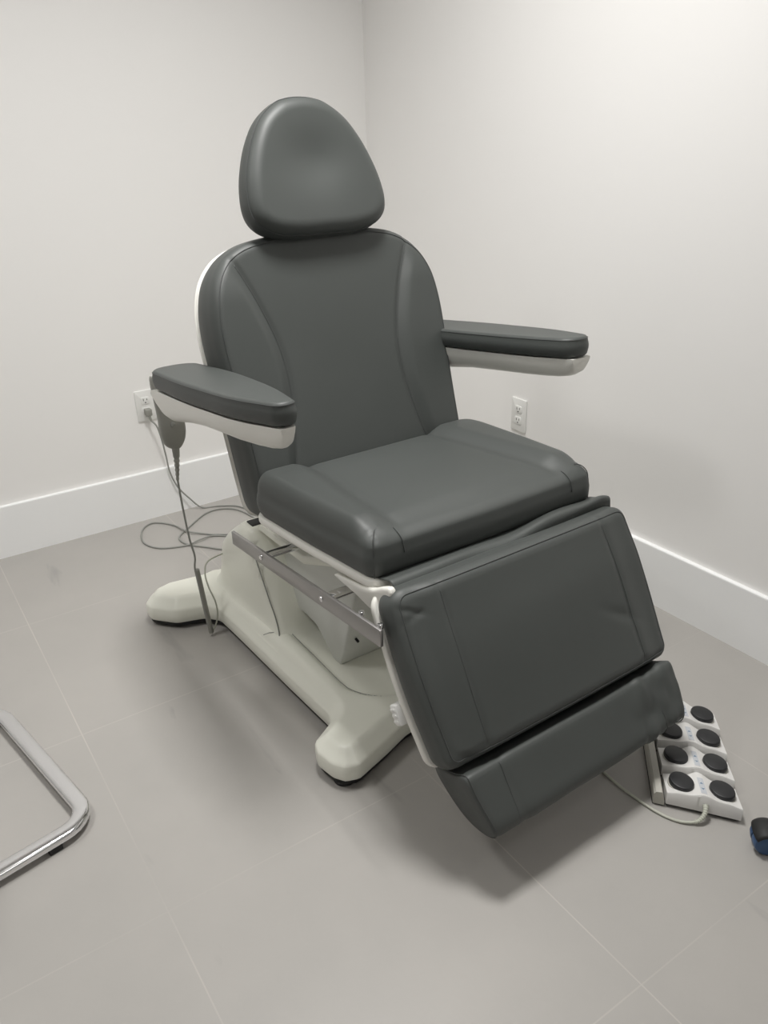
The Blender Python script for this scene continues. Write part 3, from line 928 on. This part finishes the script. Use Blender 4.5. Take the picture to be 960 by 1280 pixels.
# ------------------------------------------------------------------ cantilever guest chair at the left edge
gc = empty('guest_chair', (-2.002, -1.233, 0), R(11))
tag(gc, 'chrome tube sled base of a guest chair at the left edge of the floor', 'chair')
g0 = Vector((-1.98, -1.20, 0))
def crn(p, r, a0, a1, z=0, n=8): return [Vector((p[0] + r * math.cos(R(a0 + (a1 - a0) * k / n)), p[1] + r * math.sin(R(a0 + (a1 - a0) * k / n)), z)) for k in range(n + 1)]
zt = .022
XR = -1.703; Y0, Y1 = -1.462, -.945; r_ = .06
pth = [Vector((-2.36, Y0, zt))] + crn((XR - r_, Y0 + r_), r_, -90, 0, zt) + crn((XR - r_, Y1 - r_), r_, 0, 90, zt) + [Vector((-2.36, Y1, zt))]
up = lambda y: [Vector((-2.40, y, zt + .004)), Vector((-2.432, y, zt + .018)), Vector((-2.45, y, zt + .05)), Vector((-2.45, y, .38)), Vector((-2.44, y, .42)), Vector((-2.41, y, .44)), Vector((-2.02, y, .445))]
full = list(reversed(up(Y0))) + pth + up(Y1)
V, F = [], []
# flat-oval tube, wide side kept horizontal on the floor
def oval(path):
    n = len(path); V = []; F = []; seg = 20
    prevB = None
    for i, p in enumerate(path):
        t = (path[min(i + 1, n - 1)] - path[max(i - 1, 0)]).normalized()
        if abs(t.z) > .5 or prevB is None:
            B = Vector((0, 1, 0)) if prevB is None else prevB
        else: B = None
        horiz = Vector((0, 0, 1)).cross(t)
        if horiz.length > .3: B = horiz.normalized() if prevB is None or horiz.dot(prevB) >= 0 else -horiz.normalized()
        prevB = B
        N = t.cross(B).normalized()
        for k in range(seg):
            a = 2 * math.pi * k / seg; ca, sa = math.cos(a), math.sin(a)
            x = math.copysign(abs(ca) ** .7, ca) * .0185; y = math.copysign(abs(sa) ** .7, sa) * .0105
            V.append(p + B * x + N * y - g0)
    for i in range(n - 1):
        for k in range(seg): F.append((i * seg + k, i * seg + (k + 1) % seg, (i + 1) * seg + (k + 1) % seg, (i + 1) * seg + k))
    F.append(tuple(reversed(range(seg)))); F.append(tuple(range((n - 1) * seg, n * seg)))
    return V, F
V, F = oval(full); link('frame', V, F, M['chrome'], gc, angle=50)
for (x, y) in ((-1.79, Y0), (-1.79, Y1), (-2.25, Y0), (-2.25, Y1)):
    bm = bmesh.new(); bm_box(bm, (x - .014 - g0.x, y - .016 - g0.y, 0), (x + .014 - g0.x, y + .016 - g0.y, .014), .002); from_bm('rubber_glide', bm, M['black'], gc)
ol = fillet([(-.44, -.24), (-.02, -.24), (-.02, .24), (-.44, .24)], .05, 6)
Cushion(ol, .05, .02, lambda x, y, nn: Vector((x, y, .455 + nn)), lambda x, y: .006, n=120, rings=10).build('seat', M['vinyl'], gc)

# ------------------------------------------------------------------ rolling stool at the right edge (only a caster shows)
stc = Vector((-.365, -2.500, 0))
stl = empty('rolling_stool', stc)
tag(stl, 'rolling stool with a blue and black caster just showing at the right edge', 'stool')
cpos = Vector((-.570, -2.296, 0)) - stc
a0 = math.atan2(cpos.y, cpos.x); rad = cpos.length
for k in range(5):
    a = a0 + 2 * math.pi * k / 5
    d = Vector((math.cos(a), math.sin(a), 0)); t = Vector((-d.y, d.x, 0))
    c = d * rad
    bm = bmesh.new()
    for s in (-1, 1):
        bm_cyl(bm, c + d * .006 + t * s * .0012 + Vector((0, 0, .028)), c + d * .006 + t * s * .024 + Vector((0, 0, .028)), .028, .025, seg=36, bevel=.005)
    ca = from_bm('caster', bm, M['blue'], stl)
    # black hood over the upper half of the wheels
    V, F = [], []; ns, nw = 18, 8
    for i in range(ns + 1):
        th = R(30 + 122 * i / ns)
        for j in range(nw + 1):
            w = -.028 + .056 * j / nw; rr = .0315 - .006 * (abs(w) / .028) ** 3
            V.append(c + d * (.006 + rr * math.cos(th)) + t * w + Vector((0, 0, .028 + rr * math.sin(th))))
    for i in range(ns):
        for j in range(nw): a_ = i * (nw + 1) + j; F.append((a_, a_ + 1, a_ + nw + 2, a_ + nw + 1))
    hd = link('caster_hood', V, F, M['black'], ca)
    md = hd.modifiers.new('thickness', 'SOLIDIFY'); md.thickness = .002
    bm = bmesh.new(); bm_cyl(bm, c - d * .012 + Vector((0, 0, .05)), c - d * .012 + Vector((0, 0, .078)), .006, seg=14); from_bm('caster_stem', bm, M['steel'], ca)
    lg = [(rad - .012, .078, .010), (rad * .7, .086, .012), (rad * .35, .096, .014), (.02, .104, .016)]
    tube('base_leg', spline([d * r0 + Vector((0, 0, z)) for r0, z, _ in lg], 6), .013, M['black'], stl, seg=14)
bm = bmesh.new(); bm_cyl(bm, (0, 0, .085), (0, 0, .25), .025, seg=24, bevel=.003); bm_cyl(bm, (0, 0, .25), (0, 0, .43), .014, seg=20); from_bm('column', bm, M['chrome'], stl)
ol = [Vector((.165 * math.cos(2 * math.pi * k / 60), .165 * math.sin(2 * math.pi * k / 60))) for k in range(60)]
Cushion(ol, .07, .03, lambda x, y, nn: Vector((x, y, .43 + nn)), lambda x, y: .004, n=100, rings=10).build('seat', M['vinyl'], stl)

# ------------------------------------------------------------------ ceiling lights
LIGHTS = [(-.98, -1.45, 1.0), (-2.4, -1.0, .38), (-.90, -3.25, .03), (-2.4, -3.25, .03)]  # rear pair is added weak fill, no fixture known there
POWER = 27.5; SPREAD = R(133)
names = ['nearest the corner', 'over the left wall', 'added as weak fill near the right wall', 'added as weak fill behind the photographer']
for i, (x, y, k) in enumerate(LIGHTS):
    lt = empty('ceiling_light', (x, y, HC)); tag(lt, 'square flush LED ceiling panel ' + names[i], 'ceiling light', 'ceiling light panels')
    s = .30
    bm = bmesh.new()
    for (lo, hi) in (((-s - .02, -s - .02, -.014), (s + .02, -s, 0)), ((-s - .02, s, -.014), (s + .02, s + .02, 0)), ((-s - .02, -s, -.014), (-s, s, 0)), ((s, -s, -.014), (s + .02, s, 0))):
        bm_box(bm, lo, hi, .002)
    from_bm('frame', bm, M['outlet'], lt)
    bm = bmesh.new(); bm_box(bm, (-s, -s, -.006), (s, s, -.001)); from_bm('diffuser', bm, M['lamp'], lt, smooth=False)
    ld = bpy.data.lights.new('panel_lamp', 'AREA'); ld.shape = 'SQUARE'; ld.size = .42; ld.spread = SPREAD; ld.energy = POWER * k; ld.color = (1, .988, .968)
    lo_ = bpy.data.objects.new('panel_lamp', ld); COL.objects.link(lo_); lo_.location = (0, 0, -.02); lo_.parent = lt

w = bpy.data.worlds.new('world'); sc.world = w; w.use_nodes = True
w.node_tree.nodes['Background'].inputs[0].default_value = (.8, .82, .85, 1); w.node_tree.nodes['Background'].inputs[1].default_value = .3

# ------------------------------------------------------------------ camera
cam = bpy.data.cameras.new('camera'); co = bpy.data.objects.new('camera', cam); COL.objects.link(co)
cam.sensor_fit = 'HORIZONTAL'; cam.sensor_width = 36; cam.lens = 36 * 993.458 / 960
co.location = (-1.83193422, -2.84951551, 1.3245); co.rotation_mode = 'XYZ'; co.rotation_euler = (1.12786246, .02628276, -.59117038)
cam.clip_start = .02
sc.camera = co
sc.view_settings.view_transform = 'Standard'
sc.view_settings.look = 'None'
sc.view_settings.exposure = 0.0
sc.cycles.use_denoising = True
sc.cycles.max_bounces = 10; sc.cycles.diffuse_bounces = 6
